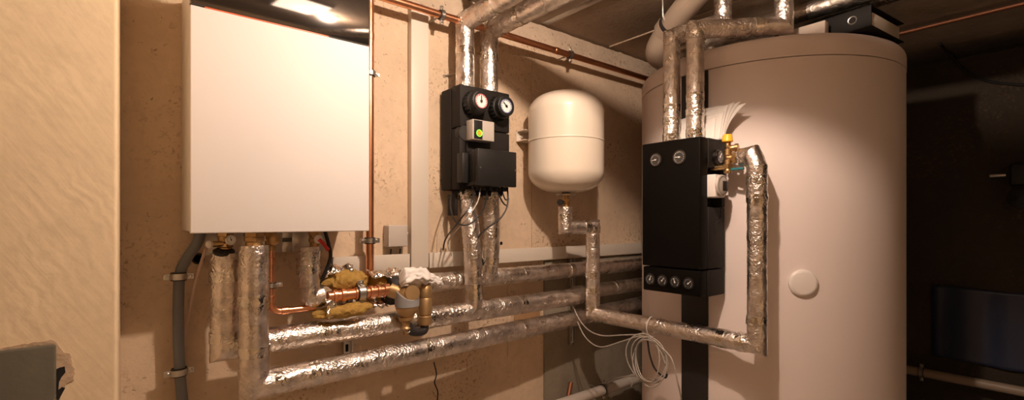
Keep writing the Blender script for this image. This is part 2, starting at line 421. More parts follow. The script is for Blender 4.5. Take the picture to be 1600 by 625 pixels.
# =====================================================================  small makers
def nut(mb, o, ax, r, h): return mb.lathe([(r*.92, 0), (r, .0015), (r, h-.0015), (r*.92, h)], o, ax, 6)
def fitting(mb, a, b, r, segs):
    """stepped brass body from a to b"""
    a, b = Vector(a), Vector(b); L = (b-a).length; prof = []
    for (t0, t1, k) in segs: prof += [(r*k*.94, t0*L), (r*k, t0*L+.0012), (r*k, t1*L-.0012), (r*k*.94, t1*L)]
    return mb.lathe(prof, a, b-a, 24)
def gauge(parent, o, ax, r, depth, name='gauge', body='blackplastic', face='dial', mark='cableb', ang=.6, dial_r=.62, rim=None, up=Z_, lab=None):
    """a round gauge: body, dial with ticks, needle; the dial and needle are sub-parts"""
    ax = Vector(ax).normalized(); o = Vector(o)
    g = MB().lathe([(r, 0), (r*1.02, depth*.1), (r, depth*.55), (r*.88, depth*.62), (r*.86, depth*.97), (r*.80, depth), (dial_r*r*1.06, depth), (dial_r*r*1.04, depth-.003), (0, depth-.003)], o, ax, 36).build(name, body, parent)
    if lab: g['label'] = lab
    f = o+ax*(depth-.0029)
    d = MB().lathe([(dial_r*r, 0), (dial_r*r, .0008), (0, .0009)], f, ax, 32).build('dial', face, g)
    s = ax.cross(up).normalized(); u2 = up
    mb = MB()
    for k in range(13):
        a = math.radians(-135+270*k/12); dv = u2*math.cos(a)+s*math.sin(a)
        mb.tube([f+ax*.0013+dv*dial_r*r*.72, f+ax*.0013+dv*dial_r*r*.90], r*.022, 4)
    dv = u2*math.cos(ang)+s*math.sin(ang)
    mb.build('dial_marks', mark, g)
    mb = MB().tube([f+ax*.002-dv*dial_r*r*.25, f+ax*.002+dv*dial_r*r*.72], r*.05, 5)
    mb.lathe([(r*.12, 0), (r*.12, .002), (0, .0025)], f+ax*.001, ax, 12).build('needle', mark, g)
    if rim: MB().torus(f+ax*.001, ax, dial_r*r*.93, r*.045, 32, 6).build('dial_rim', rim, g)
    return g
CL = 0
def clamp(pos, pax, r, wall_dir, rod, label, w=.018, group='pipe clamps', wallplate=True, ear=None):
    """pipe clamp: rubber lined band, ear with screw, threaded rod to the wall"""
    pos = Vector(pos); pax = Vector(pax).normalized(); wd = Vector(wall_dir).normalized()
    t = thing('pipe_clamp', label, 'pipe clamp', pos+wd*(r+rod), group)
    MB().lathe([(r+.0005, -w*.62), (r+.0045, -w*.62), (r+.0045, w*.62), (r+.0005, w*.62), (r+.0005, -w*.62)], pos, pax, 32).build('rubber_lining', 'rubber', t)
    mb = MB().lathe([(r+.0045, -w*.45), (r+.0068, -w*.45), (r+.0068, w*.45), (r+.0045, w*.45), (r+.0045, -w*.45)], pos, pax, 32)
    mb.build('band', 'steel', t)
    side = Vector(ear).normalized() if ear is not None else pax.cross(wd).normalized()
    for sgn in (1, -1):
        e = MB(); c = pos+side*sgn*(r+.012); Bm = Matrix((side, pax, side.cross(pax))).transposed()
        e.box(c-Vector((.009,w*.45,.003)), c+Vector((.009,w*.45,.003)), .001, 1, Bm.to_3x3())
        e.build('ear', 'steel', t)
        MB().lathe([(.0048, 0), (.0048, .004), (.003, .0055), (0, .0055)], c-side.cross(pax)*(.003 if side.cross(pax).dot(wd) > 0 else -.003), -wd, 10).build('screw', 'steel', t)
    MB().cyl(pos+wd*(r+.0045), pos+wd*(r+rod), .004, 10).cyl(pos+wd*(r+.0045), pos+wd*(r+.012), .008, 6).build('rod', 'steel', t)
    return t
def foil(path, r, label, name='foil_wrapped_pipe', bend=.03, m='foil', seed=0., crk=1., bands=(), group=None, cat='insulated pipe', flap=.0015, n=44, stubs=()):
    mit = bend <= .026
    pts = [Vector(p) for p in path] if mit else fillet(path, bend)
    t = thing(name, label, cat, path[0], group)
    if mit: MB().mitred(pts, r, n, .0055, crk, seed, flap).build('foil_jacket', m, t, smooth=50)
    else: MB().tube(pts, r, n, .0055, crk, seed, flap).build('foil_jacket', m, t, smooth=60)
    dense = resample(pts, .004)
    for b in bands:       # wound tape bands, given as fraction of length
        i = min(len(dense)-9, max(0, int(b*(len(dense)-1)))); seg = dense[i:i+8]
        if (seg[1]-seg[0]).normalized().dot((seg[-1]-seg[-2]).normalized()) < .9: continue
        MB().tube(seg, r+.0018, n, .004, 1.2, seed+4, 0).build('tape_band', 'tape', t, smooth=60)
    return t

# =====================================================================  PIPES UNDER THE BOILER
zU, zM, zL = -.232, -.343, -.443
yU, yM, yL = 1.575, 1.50, 1.43
# A: rear left riser -> middle pipe
foil([V(.205,1.50,-.088), V(.205,1.50,zM), V(1.60,1.50,zM)], .037, 'foil-wrapped riser at the left under the boiler turning into the middle of three wall pipes', bend=.025, seed=1, bands=(.03,.13,.16,.30,.52,.78))
foil([V(.262,yL,-.066), V(.262,yL,zL), V(2.6,yL+.15,zL-.0)], .037, 'thick foil-wrapped riser in front, turning into the lowest of three wall pipes', bend=.02, seed=2, bands=(.05,.10,.155,.19,.33,.5,.66))
foil([V(.80,1.54,zU), V(.87,yU,zU), V(2.55,yU,zU)], .035, 'foil-wrapped pipe running just below the white wall duct, topmost of three', bend=.03, seed=3, bands=(.02,.1,.3,.46))
foil([V(1.62,1.55,zM+.005), V(2.55,1.55,zM+.005)], .033, 'dull insulated middle pipe continuing towards the hot water tank', m='foil2', seed=4, bands=(.3,))
foil([V(.4196,1.5,-.078), V(.4196,1.5,-.16), V(.425,1.498,-.232), V(.462,1.497,-.228)], .032, 'short crumpled foil-wrapped pipe under the boiler ending at torn yellow wool', bend=.03, seed=5, crk=1.6, bands=(.08,.3))
# fittings between boiler and risers
def valve_set(x, y, z0, z1, label, wheel=None, g=None, lever=None, r=.014):
    t = thing('isolating_valve', label, 'valve', V(x,y,z0))
    mb = MB(); fitting(mb, V(x,y,z0), V(x,y,z1), r, ((0,.3,1.15), (.3,.55,.85), (.55,.8,1.25), (.8,1,.9)))
    nut(mb, V(x,y,z0+(z1-z0)*.30), Z_, r*1.45, .012); nut(mb, V(x,y,z1-.014), Z_, r*1.5, .013)
    mb.build('body', 'brass', t)
    return t
t = valve_set(.205, 1.50, -.09, -.029, 'brass valve with a small pressure gauge and black handwheel above the left foil riser')
MB().cyl(V(.16,1.49,-.062), V(.205,1.49,-.062), .008, 12).build('side_branch', 'brass', t)
MB().lathe([(.005,0), (.009,.003), (.010,.010), (.006,.014), (0,.014)], V(.172,1.485,-.062), (-.7,-.5,0), 20).build('handle', 'cap', t)['label'] = 'pale plastic handle'
MB().lathe([(.024,0), (.026,.004), (.026,.010), (.020,.014), (0,.014)], V(.200,1.49,-.090), (0,-.3,1), 24).build('handwheel', 'rubber', t)
gauge(t, V(.214,1.47,-.052), (-.1,-1,.1), .0135, .014, 'pressure_gauge', 'steel', dial_r=.8, ang=.3)
t = valve_set(.262, 1.43, -.067, -.029, 'brass union nut fitting above the thick front foil riser', r=.018)
t = valve_set(.318, 1.50, -.085, -.029, 'brass tee with a round front knob over the thin copper pipe', r=.011)
MB().lathe([(.007,0), (.007,.02), (.015,.022), (.016,.03), (.010,.034), (0,.034)], V(.318,1.49,-.052), (0,-1,0), 24).build('cap_knob', 'brass', t)
t = valve_set(.440, 1.50, -.08, -.029, 'brass ball valve with a red lever under the right side of the boiler', r=.013)
MB().lathe([(.006,0), (.006,.015), (.013,.017), (.013,.026), (0,.028)], V(.440,1.49,-.055), (0,-1,0), 20).build('stem_cap', 'cap', t)
MB().tube([V(.440,1.462,-.055), V(.452,1.458,-.068), V(.466,1.458,-.088)], .0055, 8).build('lever', 'red', t)['label'] = 'red lever'
# thin copper pipe
cp = MB().tube(resample(fillet([V(.318,1.50,-.085), V(.318,1.50,-.262), V(.44,1.50,-.262)], .03), .01), .010, 16)
cp2 = thing('copper_pipe', 'thin copper pipe bending right below the boiler towards the torn wool', 'pipe', V(.318,1.5,-.085))
cp.build('tube', 'copper', cp2)
mb = MB()
for a, b in ((V(.318,1.50,-.215), V(.318,1.50,-.235)), (V(.345,1.50,-.262), V(.365,1.50,-.262)), (V(.318,1.5,-.105), V(.318,1.5,-.125))):
    MB().cyl(a, b, .0125, 20).build('coupling', 'copper', cp2)
clamp(V(.318,1.50,-.185), Z_, .010, Y_, .135, 'pipe clamp on the thin copper pipe under the boiler', w=.014)
# long copper vertical + ceiling run
cl_ = thing('copper_pipe', 'long copper pipe rising beside the boiler and running right below the ceiling', 'pipe', V(.645,1.58,-.18))
MB().tube(resample(fillet([V(.645,1.58,-.20), V(.645,1.58,.772), V(.665,1.56,.772), V(2.6,1.56,.772)], .03), .02), .0135, 18).build('tube', 'copper', cl_)
mb = MB()
MB().cyl(V(.645,1.58,.62), V(.645,1.58,.645), .0152, 20).build('coupling', 'copper', cl_)
MB().cyl(V(1.5,1.56,.772), V(1.53,1.56,.772), .0155, 20).build('coupling', 'copper', cl_)
clamp(V(.645,1.58,.505), Z_, .0135, Y_, .056, 'upper pipe clamp on the copper pipe at the boiler\'s right edge', w=.015)
clamp(V(.645,1.58,-.068), Z_, .0135, Y_, .056, 'lower pipe clamp on the copper pipe just under the boiler\'s right corner', w=.018)
p = atY(690,18,1.56); clamp(V(p.x,1.56,.772), X_, .0135, Y_, .076, 'pipe clamp on the copper ceiling pipe beside the white vertical duct', w=.016, ear=Z_)
p = atY(891,84,1.56); clamp(V(p.x,1.56,.772), X_, .0135, Y_, .076, 'pipe clamp on the copper ceiling pipe above the expansion vessel', w=.016, ear=Z_)

# copper coupling in the wool, black valve body, filter
asm = thing('copper_coupling', 'thick copper fitting with ribs lying in the torn yellow wool', 'pipe fitting', V(.47,1.49,-.228))
mb = MB(); a, b = V(.468,1.47,-.229), V(.665,1.47,-.226)
fitting(mb, a, b, .016, ((0,.08,1.0), (.08,.14,1.25), (.14,.2,1.05), (.2,.27,1.3), (.27,.42,1.05), (.42,.48,1.3), (.48,.66,1.02), (.66,.71,1.3), (.71,.78,1.12), (.78,.83,1.35), (.83,.9,1.12), (.9,1.,1.3)))
mb.build('body', 'copper', asm)
clamp(V(.570,1.47,-.227), X_, .0185, Y_, .155, 'large bright pipe clamp around the copper fitting in the yellow wool', w=.022, ear=Z_)
# torn wool
def wool(o, rad, label, seed, rot=0):
    return tag(MB().blob(o, rad, .28, 26, 5, Matrix.Rotation(rot, 3, 'Y'), seed).build('wool_insulation', 'wool', smooth=70), label, 'insulation', 'torn mineral wool around the copper fitting')
wool(V(.540,1.515,-.190), (.075,.034,.036), 'torn yellow mineral wool above the copper fitting', 3, .05)
wool(V(.515,1.475,-.276), (.082,.036,.021), 'torn slab of yellow mineral wool below the copper fitting', 8, -.05)
wool(V(.650,1.52,-.203), (.036,.026,.024), 'small lump of yellow mineral wool right of the bright clamp', 12)
def foilscrap(o, w, h, rx, rz, label, seed):
    mb = MB(); n = 22; vs = []
    R = Matrix.Rotation(rz, 3, 'Z') @ Matrix.Rotation(rx, 3, 'X')
    for i in range(n+1):
        for j in range(n+1):
            a, b = i/n-.5, j/n-.5
            q = Vector((a*w*(1+.25*noise.noise(Vector((b*5, seed, 0)))), b*h*(1+.3*noise.noise(Vector((a*6, 0, seed)))), 0))
            q.z = .012*noise.noise(q*28+Vector((seed,0,0)))+.006*noise.noise(q*70)+.12*h*(1-4*b*b)
            vs.append(Vector(o)+R @ q)
    m_ = n+1; fs = [(i*m_+j, i*m_+j+1, (i+1)*m_+j+1, (i+1)*m_+j) for i in range(n) for j in range(n)]
    mb.add(vs, fs); ob = mb.build('foil_scrap', 'tape', smooth=40)
    sd = ob.modifiers.new('thick', 'SOLIDIFY'); sd.thickness = .0008
    return tag(ob, label, 'foil scrap', 'torn foil edges around the mineral wool')
foilscrap(V(.515,1.51,-.150), .085, .04, .6, .1, 'torn crumpled foil lying on the wool left of the copper riser', 1)
foilscrap(V(.66,1.50,-.176), .10, .05, .5, -.05, 'torn crumpled foil edge just right of the copper riser', 4)
foilscrap(V(.475,1.462,-.262), .035, .06, 1.2, .3, 'curled foil flap at the left end of the yellow wool', 7)
foilscrap(V(.615,1.49,-.268), .10, .04, 1.0, 0, 'torn foil strip hanging under the ribbed copper fitting', 9)

fl = thing('sludge_filter', 'brass filter with a grey collar and a second brass canister beside it', 'filter', V(.745,1.45,-.37))
mb = MB()
mb.lathe([(.020,0), (.034,.004), (.042,.016), (.043,.03), (.036,.042), (.020,.046)], V(.668,1.485,-.225), X_, 32)
mb.lathe([(.030,-.02), (.034,-.015), (.034,.02), (.028,.024)], V(.690,1.50,-.25), X_, 6)
mb.build('valve_cover', 'rubber', fl)
fc = atY(636,470,1.44)                              # filter axis
FX = fc.x; fy = 1.44
MB().lathe([(.0,.0), (.018,0), (.022,.004), (.0345,.022), (.037,.03), (.037,.078), (.034,.088), (.026,.100), (.0,.104)], V(FX,fy,-0.318), Z_, 40).build('body', 'gold', fl)
MB().tube([V(FX-.045,fy+.03,-.226), V(FX,fy,-0.244)], .025, 28).lathe([(.0245,0), (.0255,.003), (.0255,.014), (.0240,.016), (0,.0165)], V(FX+.004,fy-.020,-.236), (-.1,-1,.12), 40).build('sensor_cap', 'gold', fl)
# grey collar: cut wider at the sides
mb = MB(); n = 48; vs = []; fs = []
for k in range(n):
    a = 2*PI*k/n; front = max(0, math.cos(a+PI/2))        # a = -90deg faces the room (-Y)
    top = -.226-.030*front**1.5
    for r_, z_ in ((.0375,-.282), (.0395,-.280), (.0405,top-.002), (.0385,top), (.0372,top)):
        vs.append(V(FX+r_*math.cos(a), fy+r_*math.sin(a), z_))
for k in range(n):
    for j in range(4): fs.append((k*5+j, k*5+j+1, ((k+1) % n)*5+j+1, ((k+1) % n)*5+j))
mb.add(vs, fs).build('collar', 'collar', fl)
MB().lathe([(.016,0), (.018,.004), (.013,.010), (.013,.024), (.022,.03), (.024,.04)], V(FX-.004,fy,-0.356), Z_, 28).build('drain_neck', 'gold', fl)
t_ = MB().lathe([(.008,0), (.010,.003), (.010,.018), (.006,.022)], V(FX-.004,fy,-0.376), Z_, 16).build('drain_cock', 'brass', fl)
MB().torus(V(FX-.004,fy-.010,-0.358), (0,-1,.4), .009, .0018, 20, 6).build('handle_ring', 'steel', fl)
cx_ = atY(664,480,1.455).x
MB().lathe([(.0,0), (.020,0), (.0235,.004), (.0235,.03), (.0215,.032), (.0215,.036), (.0235,.038), (.0235,.090), (.0215,.093), (.0235,.096), (.0235,.125), (.017,.136), (.010,.142), (.010,.152), (0,.152)], V(cx_,1.455,-.355), Z_, 36).build('side_canister', 'gold', fl)
MB().tube(spline([V(FX+.004,fy-.0,-.345), V(FX+.02,fy,-.368), V(cx_-.01,1.45,-.374), V(cx_,1.455,-.355)], 8), .014, 16).build('lower_link', 'rubber', fl)
tag(MB().tube(spline([V(.475,1.52,-.03), V(.480,1.50,-.07), V(.483,1.49,-.11), V(.470,1.50,-.16), V(.455,1.52,-.20)], 8), .0055, 10).build('power_cable', 'cableb'), 'black cable dropping from the boiler behind the short crumpled foil pipe', 'cable')
# rag
def rag():
    mb = MB(); nu, nv = 110, 44; vs = []
    A = [V(.690,1.452,-.204), V(.708,1.445,-.188), V(.745,1.445,-.184), V(.785,1.455,-.192), V(.83,1.465,-.206), V(.872,1.475,-.226)]
    c = resample(spline(A, 10), .001); N = len(c)
    for i in range(nu+1):
        t = i/nu; p = c[int(t*(N-1))]
        rad = .038*(min(1, (t+.05)/.16)**.5 if t < .5 else 1-.66*((t-.5)/.5)**1.2)
        if t > .97: rad *= .5
        if t < .02: rad *= .35
        for j in range(nv):
            a = 2*PI*j/nv
            fold = .80+.20*abs(math.sin(3.5*a+3.2*noise.noise(Vector((t*2.6, 1, 0)))+2.5*t))**.7+.05*math.sin(11*a+7*t)+.30*noise.noise(Vector((math.cos(a)*1.2, math.sin(a)*1.2, t*4.5)))+.10*noise.noise(Vector((math.cos(a)*3, math.sin(a)*3, t*11)))
            d = Vector((.25*math.cos(a), math.cos(a), .78*math.sin(a))) ; d.z *= 1 if d.z > 0 else .8
            vs.append(p+d*rad*fold+Vector((0,0,-.002*math.sin(t*40))))
    fs = [(i*nv+j, i*nv+(j+1) % nv, (i+1)*nv+(j+1) % nv, (i+1)*nv+j) for i in range(nu) for j in range(nv)]
    fs += [tuple(reversed(range(nv))), tuple(nu*nv+j for j in range(nv))]
    return mb.add(vs, fs)
tag(rag().build('rag', 'cloth', smooth=80), 'crumpled white cloth glove or rag lying on top of the brass filter', 'cloth')

# =====================================================================  JUNCTION BOX, DUCTS
a, b = atY(606,352,1.61), atY(637,385,1.61)
jb = thing('junction_box', 'small pale square junction box on the wall right of the boiler', 'junction box', (a.x,WY,b.z))
MB().box((a.x,1.612,b.z), (b.x,WY-.001,a.z), .004, 3).build('body', 'grey', jb)
MB().box((a.x+.001,1.606,b.z+.001), (b.x-.001,1.611,a.z-.001), .003, 3).build('lid', 'grey', jb)
mb = MB()
for x in (.28,.75): mb.cyl((a.x+(b.x-a.x)*x,1.63,b.z-.008), (a.x+(b.x-a.x)*x,1.63,b.z), .006, 14)
mb.cyl((b.x,1.63,a.z-.03), (b.x+.012,1.63,a.z-.03), .005, 12)
mb.build('cable_gland', 'grey', jb)
for k, x in enumerate((.28,.75)):
    X = a.x+(b.x-a.x)*x
    tag(MB().tube([(X,1.63,b.z-.006), (X,1.632,b.z-.018), (X+.001,1.638,H-.125)], .0032, 8).build('power_cable', 'cableb'), ('left' if k == 0 else 'right')+' of two short black cables from the pale junction box into the duct', 'cable', 'cables under the junction box')
def duct(lo, hi, label, cover):
    t = thing('cable_duct', label, 'cable duct', lo)
    MB().box(lo, hi, .0015, 2).build('channel', 'duct', t)
    l2, h2 = Vector(lo), Vector(hi)
    if cover == 'v': q0, q1 = Vector((l2.x-.0015,l2.y-.003,l2.z)), Vector((h2.x+.0015,l2.y+.008,h2.z))
    else: q0, q1 = Vector((l2.x,l2.y-.003,l2.z-.0015)), Vector((h2.x,l2.y+.008,h2.z+.0015))
    MB().box(q0, q1, .002, 2).build('cover', 'duct', t)
duct(V(.822,1.622,-.178), V(.892,WY-.001,.80), 'tall white vertical cable duct from the ceiling ledge down between boiler and pump unit', 'v')
duct(V(.533,1.625,-.180), V(.817,WY-.001,-.124), 'short white horizontal cable duct under the junction box', 'h')
duct(V(.899,1.625,-.180), V(2.6,WY-.001,-.124), 'long white horizontal cable duct running right behind the expansion vessel pipe', 'h')
# mounting rails on the wall
for x, z0, z1, lab in ((.585,-.46,-.19,'slotted steel mounting rail on the wall below the copper fitting'), (1.68,-.6,-.182,'slotted steel mounting rail on the wall left of the hot water tank')):
    t = thing('mounting_rail', lab, 'bracket', V(x,WY,z0), 'steel rails behind the wall pipes')
    mb = MB().box(V(x-.016,1.618,z0), V(x-.012,1.636,z1), .001).box(V(x+.012,1.618,z0), V(x+.016,1.636,z1), .001).box(V(x-.016,1.634,z0), V(x+.016,1.638,z1), .001)
    mb.build('channel', 'steel', t)
    mb = MB()
    for k in range(int((z1-z0)/.04)): mb.box(V(x-.005,1.632,z0+.01+k*.04), V(x+.005,1.635,z0+.035+k*.04), .001)
    mb.build('slot', 'dark', t)

# =====================================================================  LEFT HOSE
hs = [atY(314,360,1.54), atY(308,380,1.55), atY(293,402,1.57), atY(282,425,1.59), atY(279,460,1.6), atY(279,520,1.6), atY(281,580,1.6), atY(286,640,1.6), atY(291,720,1.6)]
tag(MB().tube(spline(hs, 8), .0135, 18).build('drain_hose', 'hose'), 'dark grey hose hanging down the wall from the boiler\'s left corner', 'hose')
clamp(atY(279,432,1.59), Z_, .0140, Y_, .046, 'upper pipe clamp on the dark grey hose left of the boiler pipes', w=.018)
clamp(atY(280,581,1.60), (.05,0,-1), .0140, Y_, .036, 'lower pipe clamp on the dark grey hose near the bottom of the frame', w=.018)
tag(MB().tube(spline([atY(322,388,1.53), atY(317,402,1.56), atY(303,450,1.61), atY(292,510,1.64), atY(283,570,1.642), atY(278,640,1.642)], 6), .0042, 8).build('clear_hose', 'pink'), 'thin translucent pinkish hose slanting down behind the dark grey hose', 'hose')
q = atY(309,404,1.649)
tag(MB().lathe([(.016,0), (.016,.008), (.013,.009), (.011,.008), (.011,-.0), (0,0)], q, (0,-1,0), 28).build('wall_sleeve', 'rubber'), 'small black round pipe sleeve in the wall beside the dark hose', 'sleeve')

# =====================================================================  PUMP UNIT ON THE WALL
pu = thing('pump_unit', 'black foam-cased pump unit on the wall with two round gauges and a grey control box', 'pump unit', V(1.076,1.62,.11))
bx0, bx1 = .9565, 1.196
MB().box(V(bx0,1.565,.118), V(bx1,1.635,.508), .006, 2).build('rear_shell', 'foam', pu)
mb = MB().box(V(bx0+.002,1.50,.352), V(bx1-.002,1.563,.51), .005, 2)
mb.box(V(bx0+.002,1.503,.118), V(bx0+.028,1.563,.349), .004, 2)
mb.box(V(bx0+.031,1.50,.244), V(bx1-.002,1.563,.349), .005, 2)
mb.box(V(bx0+.031,1.51,.118), V(bx1-.002,1.563,.241), .005, 2)
mb.build('front_shell', 'foam', pu)
MB().box(V(.985,1.52,.098), V(1.175,1.60,.119), .004).build('lower_lip', 'foam', pu)
gauge(pu, V(1.013,1.500,.441), (0,-1,0), .045, .062, 'thermometer', 'blackplastic', 'dial', 'cableb', .0, .60, 'redrim', lab='black ribbed thermometer with a red-rimmed dial')
gauge(pu, V(1.130,1.500,.440), (0,-1,0), .045, .062, 'thermometer', 'blackplastic', 'dial', 'cableb', .8, .60, 'bluep', lab='black ribbed thermometer with a blue-rimmed dial')
for gx in (1.013, 1.13):
    mb = MB()
    for k in range(20):
        a = 2*PI*k/20; mb.box(V(gx+.0452*math.cos(a)-.003,1.47,.44+.0452*math.sin(a)-.003), V(gx+.0452*math.cos(a)+.003,1.492,.44+.0452*math.sin(a)+.003), .001, 1)
    mb.build('grip_ribs', 'blackplastic', pu)
ph = MB().box(V(.985,1.455,.300), V(1.084,1.50,.375), .003, 3).build('pump_head', 'grey', pu)
MB().box(V(.990,1.4535,.303), V(1.028,1.458,.372), .001).build('display', 'blackplastic', ph)
c = V(1.013,1.4525,.325)
MB().torus(c, (0,-1,0), .0115, .0017, 28, 8).build('light_ring', 'ring', ph)
MB().lathe([(.0078,0), (.0078,.0015), (0,.002)], c, (0,-1,0), 20).build('knob_light', 'core', ph)
MB().lathe([(.030,0),(.032,.005),(.030,.03)], V(.985,1.53,.33), (0,-1,0), 28).build('motor_ring', 'rubber', pu)
cb = MB().box(V(.978,1.412,.128), V(1.158,1.432,.262), .003, 2).box(V(.981,1.434,.131), V(1.155,1.512,.259), .003, 2).build('control_box', 'blackplastic', pu)
MB().box(V(.95,1.47,.140), V(.977,1.51,.25), .004).build('side_cover', 'blackplastic', pu)
mb = MB()
for x in (.990,1.150): mb.lathe([(.0035,0), (.0035,.0015), (0,.002)], V(x,1.412,.192), (0,-1,0), 12)
mb.build('screw', 'steel', cb)
MB().box(V(.99,1.413-.0015,.1925), V(1.14,1.413,.1935), .0003).build('cover_groove', 'rubber', cb)
mb = MB()
for x in (.99,1.01,1.04,1.07,1.10,1.13): mb.cyl(V(x,1.46,.115), V(x,1.46,.132), .0055, 12)
mb.build('cable_gland', 'rubber', cb)
# pipes above, running towards the viewer under the ceiling
g1 = 'foil-wrapped pipes of the black pump unit'
foil([V(1.02,1.56,.51), V(1.02,1.56,.775), V(1.02,-.4,.775)], .037, 'left foil-wrapped pipe rising from the pump unit and turning forward under the ceiling', bend=.02, seed=11, bands=(.06,.12,.2,.33), crk=1.2)
foil([V(1.135,1.56,.51), V(1.135,1.56,.765), V(1.135,-.4,.765)], .037, 'right foil-wrapped pipe rising from the pump unit and turning forward under the ceiling', bend=.02, seed=12, bands=(.06,.12,.2,.33), crk=1.2)
foil([V(1.035,1.44,.79), V(1.005,1.41,.90)], .022, 'short foil-wrapped branch rising from the left overhead pipe to the ceiling', bend=.03, seed=14, m='tape')
foil([V(1.018,1.545,.115), V(1.018,1.505,-.12), V(1.018,1.495,zM+.01)], .034, 'left foil-wrapped pipe dropping from the pump unit to the middle wall pipe', bend=.05, seed=15, bands=(.02,.80,.86))
foil([V(1.135,1.55,.115), V(1.135,1.545,-.15), V(1.120,1.56,zU+.0)], .034, 'right foil-wrapped pipe dropping from the pump unit to the upper wall pipe', bend=.05, seed=16, bands=(.02,.75,.84))
# wall spike
p = atY(694,119,1.649)
tag(MB().tube([p, p+Vector((.05,-.03,.016))], .003, 8).lathe([(.007,0),(.007,.003)], p, (0,-1,0), 12).build('wall_anchor', 'steel'), 'small steel anchor rod sticking out of the wall beside the left upper pump pipe', 'anchor')
# cables
def cab(name, pts, r, m, label, k=8, group=None): return tag(MB().tube(spline(pts, k), r, 8).build(name, m), label, 'cable', group)
GC = 'cables hanging below the black pump unit'
cab('power_cable', [atY(708,292,1.59), atY(704,318,1.50), atY(709,342,1.44), atY(724,352,1.41), atY(741,345,1.40), atY(756,325,1.41), atY(762,294,1.46)], .0028, 'cableb', 'black cable looping in front of the left lower pump pipe', group=GC)
cab('power_cable', [atY(741,293,1.46), atY(737,318,1.42), atY(716,347,1.44), atY(697,372,1.60), atY(692,391,1.62)], .0030, 'cableb', 'black cable slanting down left from the pump unit to the wall duct', group=GC)
cab('sensor_cable', [atY(751,294,1.46), atY(745,318,1.41), atY(722,350,1.42), atY(702,374,1.60), atY(701,388,1.625), atY(706,400,1.622)], .0026, 'cable', 'grey cable slanting down left from the pump unit beside the black one', group=GC)
cab('power_cable', [atY(793,292,1.46), atY(793,320,1.44), atY(782,341,1.44), atY(762,356,1.46), atY(748,370,1.48), atY(745,392,1.52), atY(754,408,1.54), atY(756,430,1.56)], .0032, 'cableb', 'black cable curving between the two lower pump pipes', group=GC)
cab('power_cable', [atY(778,292,1.46), atY(780,305,1.45), atY(787,318,1.45), atY(793,322,1.45)], .0030, 'cableb', 'short black cable curl under the right corner of the control box', group=GC)
cab('power_cable', [atY(784,292,1.46), atY(786,303,1.44), atY(790,312,1.44), atY(795,311,1.45)], .0026, 'cableb', 'second short black curl right under the control box', group=GC)
cab('sensor_cable', [atY(695,335,1.645), atY(690,352,1.645), atY(684,372,1.645), atY(684,398,1.645)], .0018, 'duct', 'thin pale cable on the wall left of the lower pump pipes', group=GC)
tag(MB().box(V(.965,1.545,.02), V(.978,1.60,.10), .002).build('foam_block', 'foam'), 'black foam strip behind the left lower pump pipe under the unit', 'insulation')

# =====================================================================  EXPANSION VESSEL
ex, ey, er = 1.473, 1.46, .163
ev = thing('expansion_vessel', 'cream round expansion vessel mounted on the wall', 'expansion vessel', V(ex,ey,.124))
prof = [(0,0)]
for k in range(1, 15):
    a = PI/2*k/14; prof.append((er*math.sin(a)**.64, .085-.085*math.cos(a)**1.15 if k < 14 else .085))
lo_ = [(r_, h_) for r_, h_ in prof]
MB().lathe(lo_+[(er,.10), (er,.215)], V(ex,ey,.122), Z_, 64).build('lower_shell', 'tankc', ev)
up_ = [(er,.219)] + [(er,.345)] + [(r_, .430-h_) for r_, h_ in reversed(lo_)]
MB().lathe(up_, V(ex,ey,.122), Z_, 64).build('upper_shell', 'tankc', ev)
MB().lathe([(er-.002,.2135), (er+.0022,.2145), (er+.0028,.217), (er+.0022,.2195), (er-.002,.2205)], V(ex,ey,.122), Z_, 64).build('seam', 'tankc', ev)
MB().lathe([(.010,0), (.010,.008), (.007,.012), (.006,.02), (0,.021)], V(ex,ey,.548), Z_, 16).build('valve_cap', 'rubber', ev)
br = MB()
yb = 1.60
for zz in (.398,.354): br.box(V(1.347,yb-.02,zz-.002), V(ex-.03,WY-.002,zz+.002), .0008, 1)
br.box(V(1.347,1.642,.352), V(ex+.02,WY-.001,.400), .001, 1)
br.box(V(ex-.05,er+ey-.012,.352), V(ex+.05,WY-.004,.400), .001, 1)
br.build('bracket', 'tankc', ev)
MB().lathe([(.010, 0), (.010,.004), (.007,.006), (.007,.016), (0,.017)], V(1.372,1.642,.376), (0,-1,0), 6).build('bracket_bolt', 'steel', ev)
MB().lathe([(.042,0), (.042,.004), (.020,.006), (.016,.012)], V(ex,ey,.110), Z_, 32).build('base_flange', 'steel', ev)
t = thing('vessel_valve', 'brass cap valve between the expansion vessel and its foil-wrapped pipe', 'valve', V(ex,ey,.06))
mb = MB(); fitting(mb, V(ex,ey,.058), V(ex,ey,.11), .015, ((0,.3,1), (.3,.6,1.2), (.6,1,.8))); nut(mb, V(ex,ey,.082), Z_, .020, .012)
mb.build('body', 'brass', t)
MB().cyl(V(ex-.045,ey-.01,.078), V(ex-.01,ey,.078), .009, 16).build('side_outlet', 'brass', t)
MB().lathe([(.012,0), (.013,.003), (.013,.014), (0,.016)], V(ex-.036,ey-.008,.078), (-1,-.2,0), 16).build('side_cap', 'rubber', t)
foil([V(ex-.004,ey,.06), V(ex-.004,ey,-.028), V(1.60,1.42,-.026), V(1.60,1.42,-.412), V(1.60,.712,-.405), V(1.60,.712,.175), V(1.604,.730,.216), V(1.612,.768,.214)], .031,
     'foil-wrapped pipe from expansion vessel across the tank front, then up to the brass valves', bend=.018, seed=21, bands=(.015,.04,.09,.115,.215,.25,.29,.60,.635,.70,.90,.93))

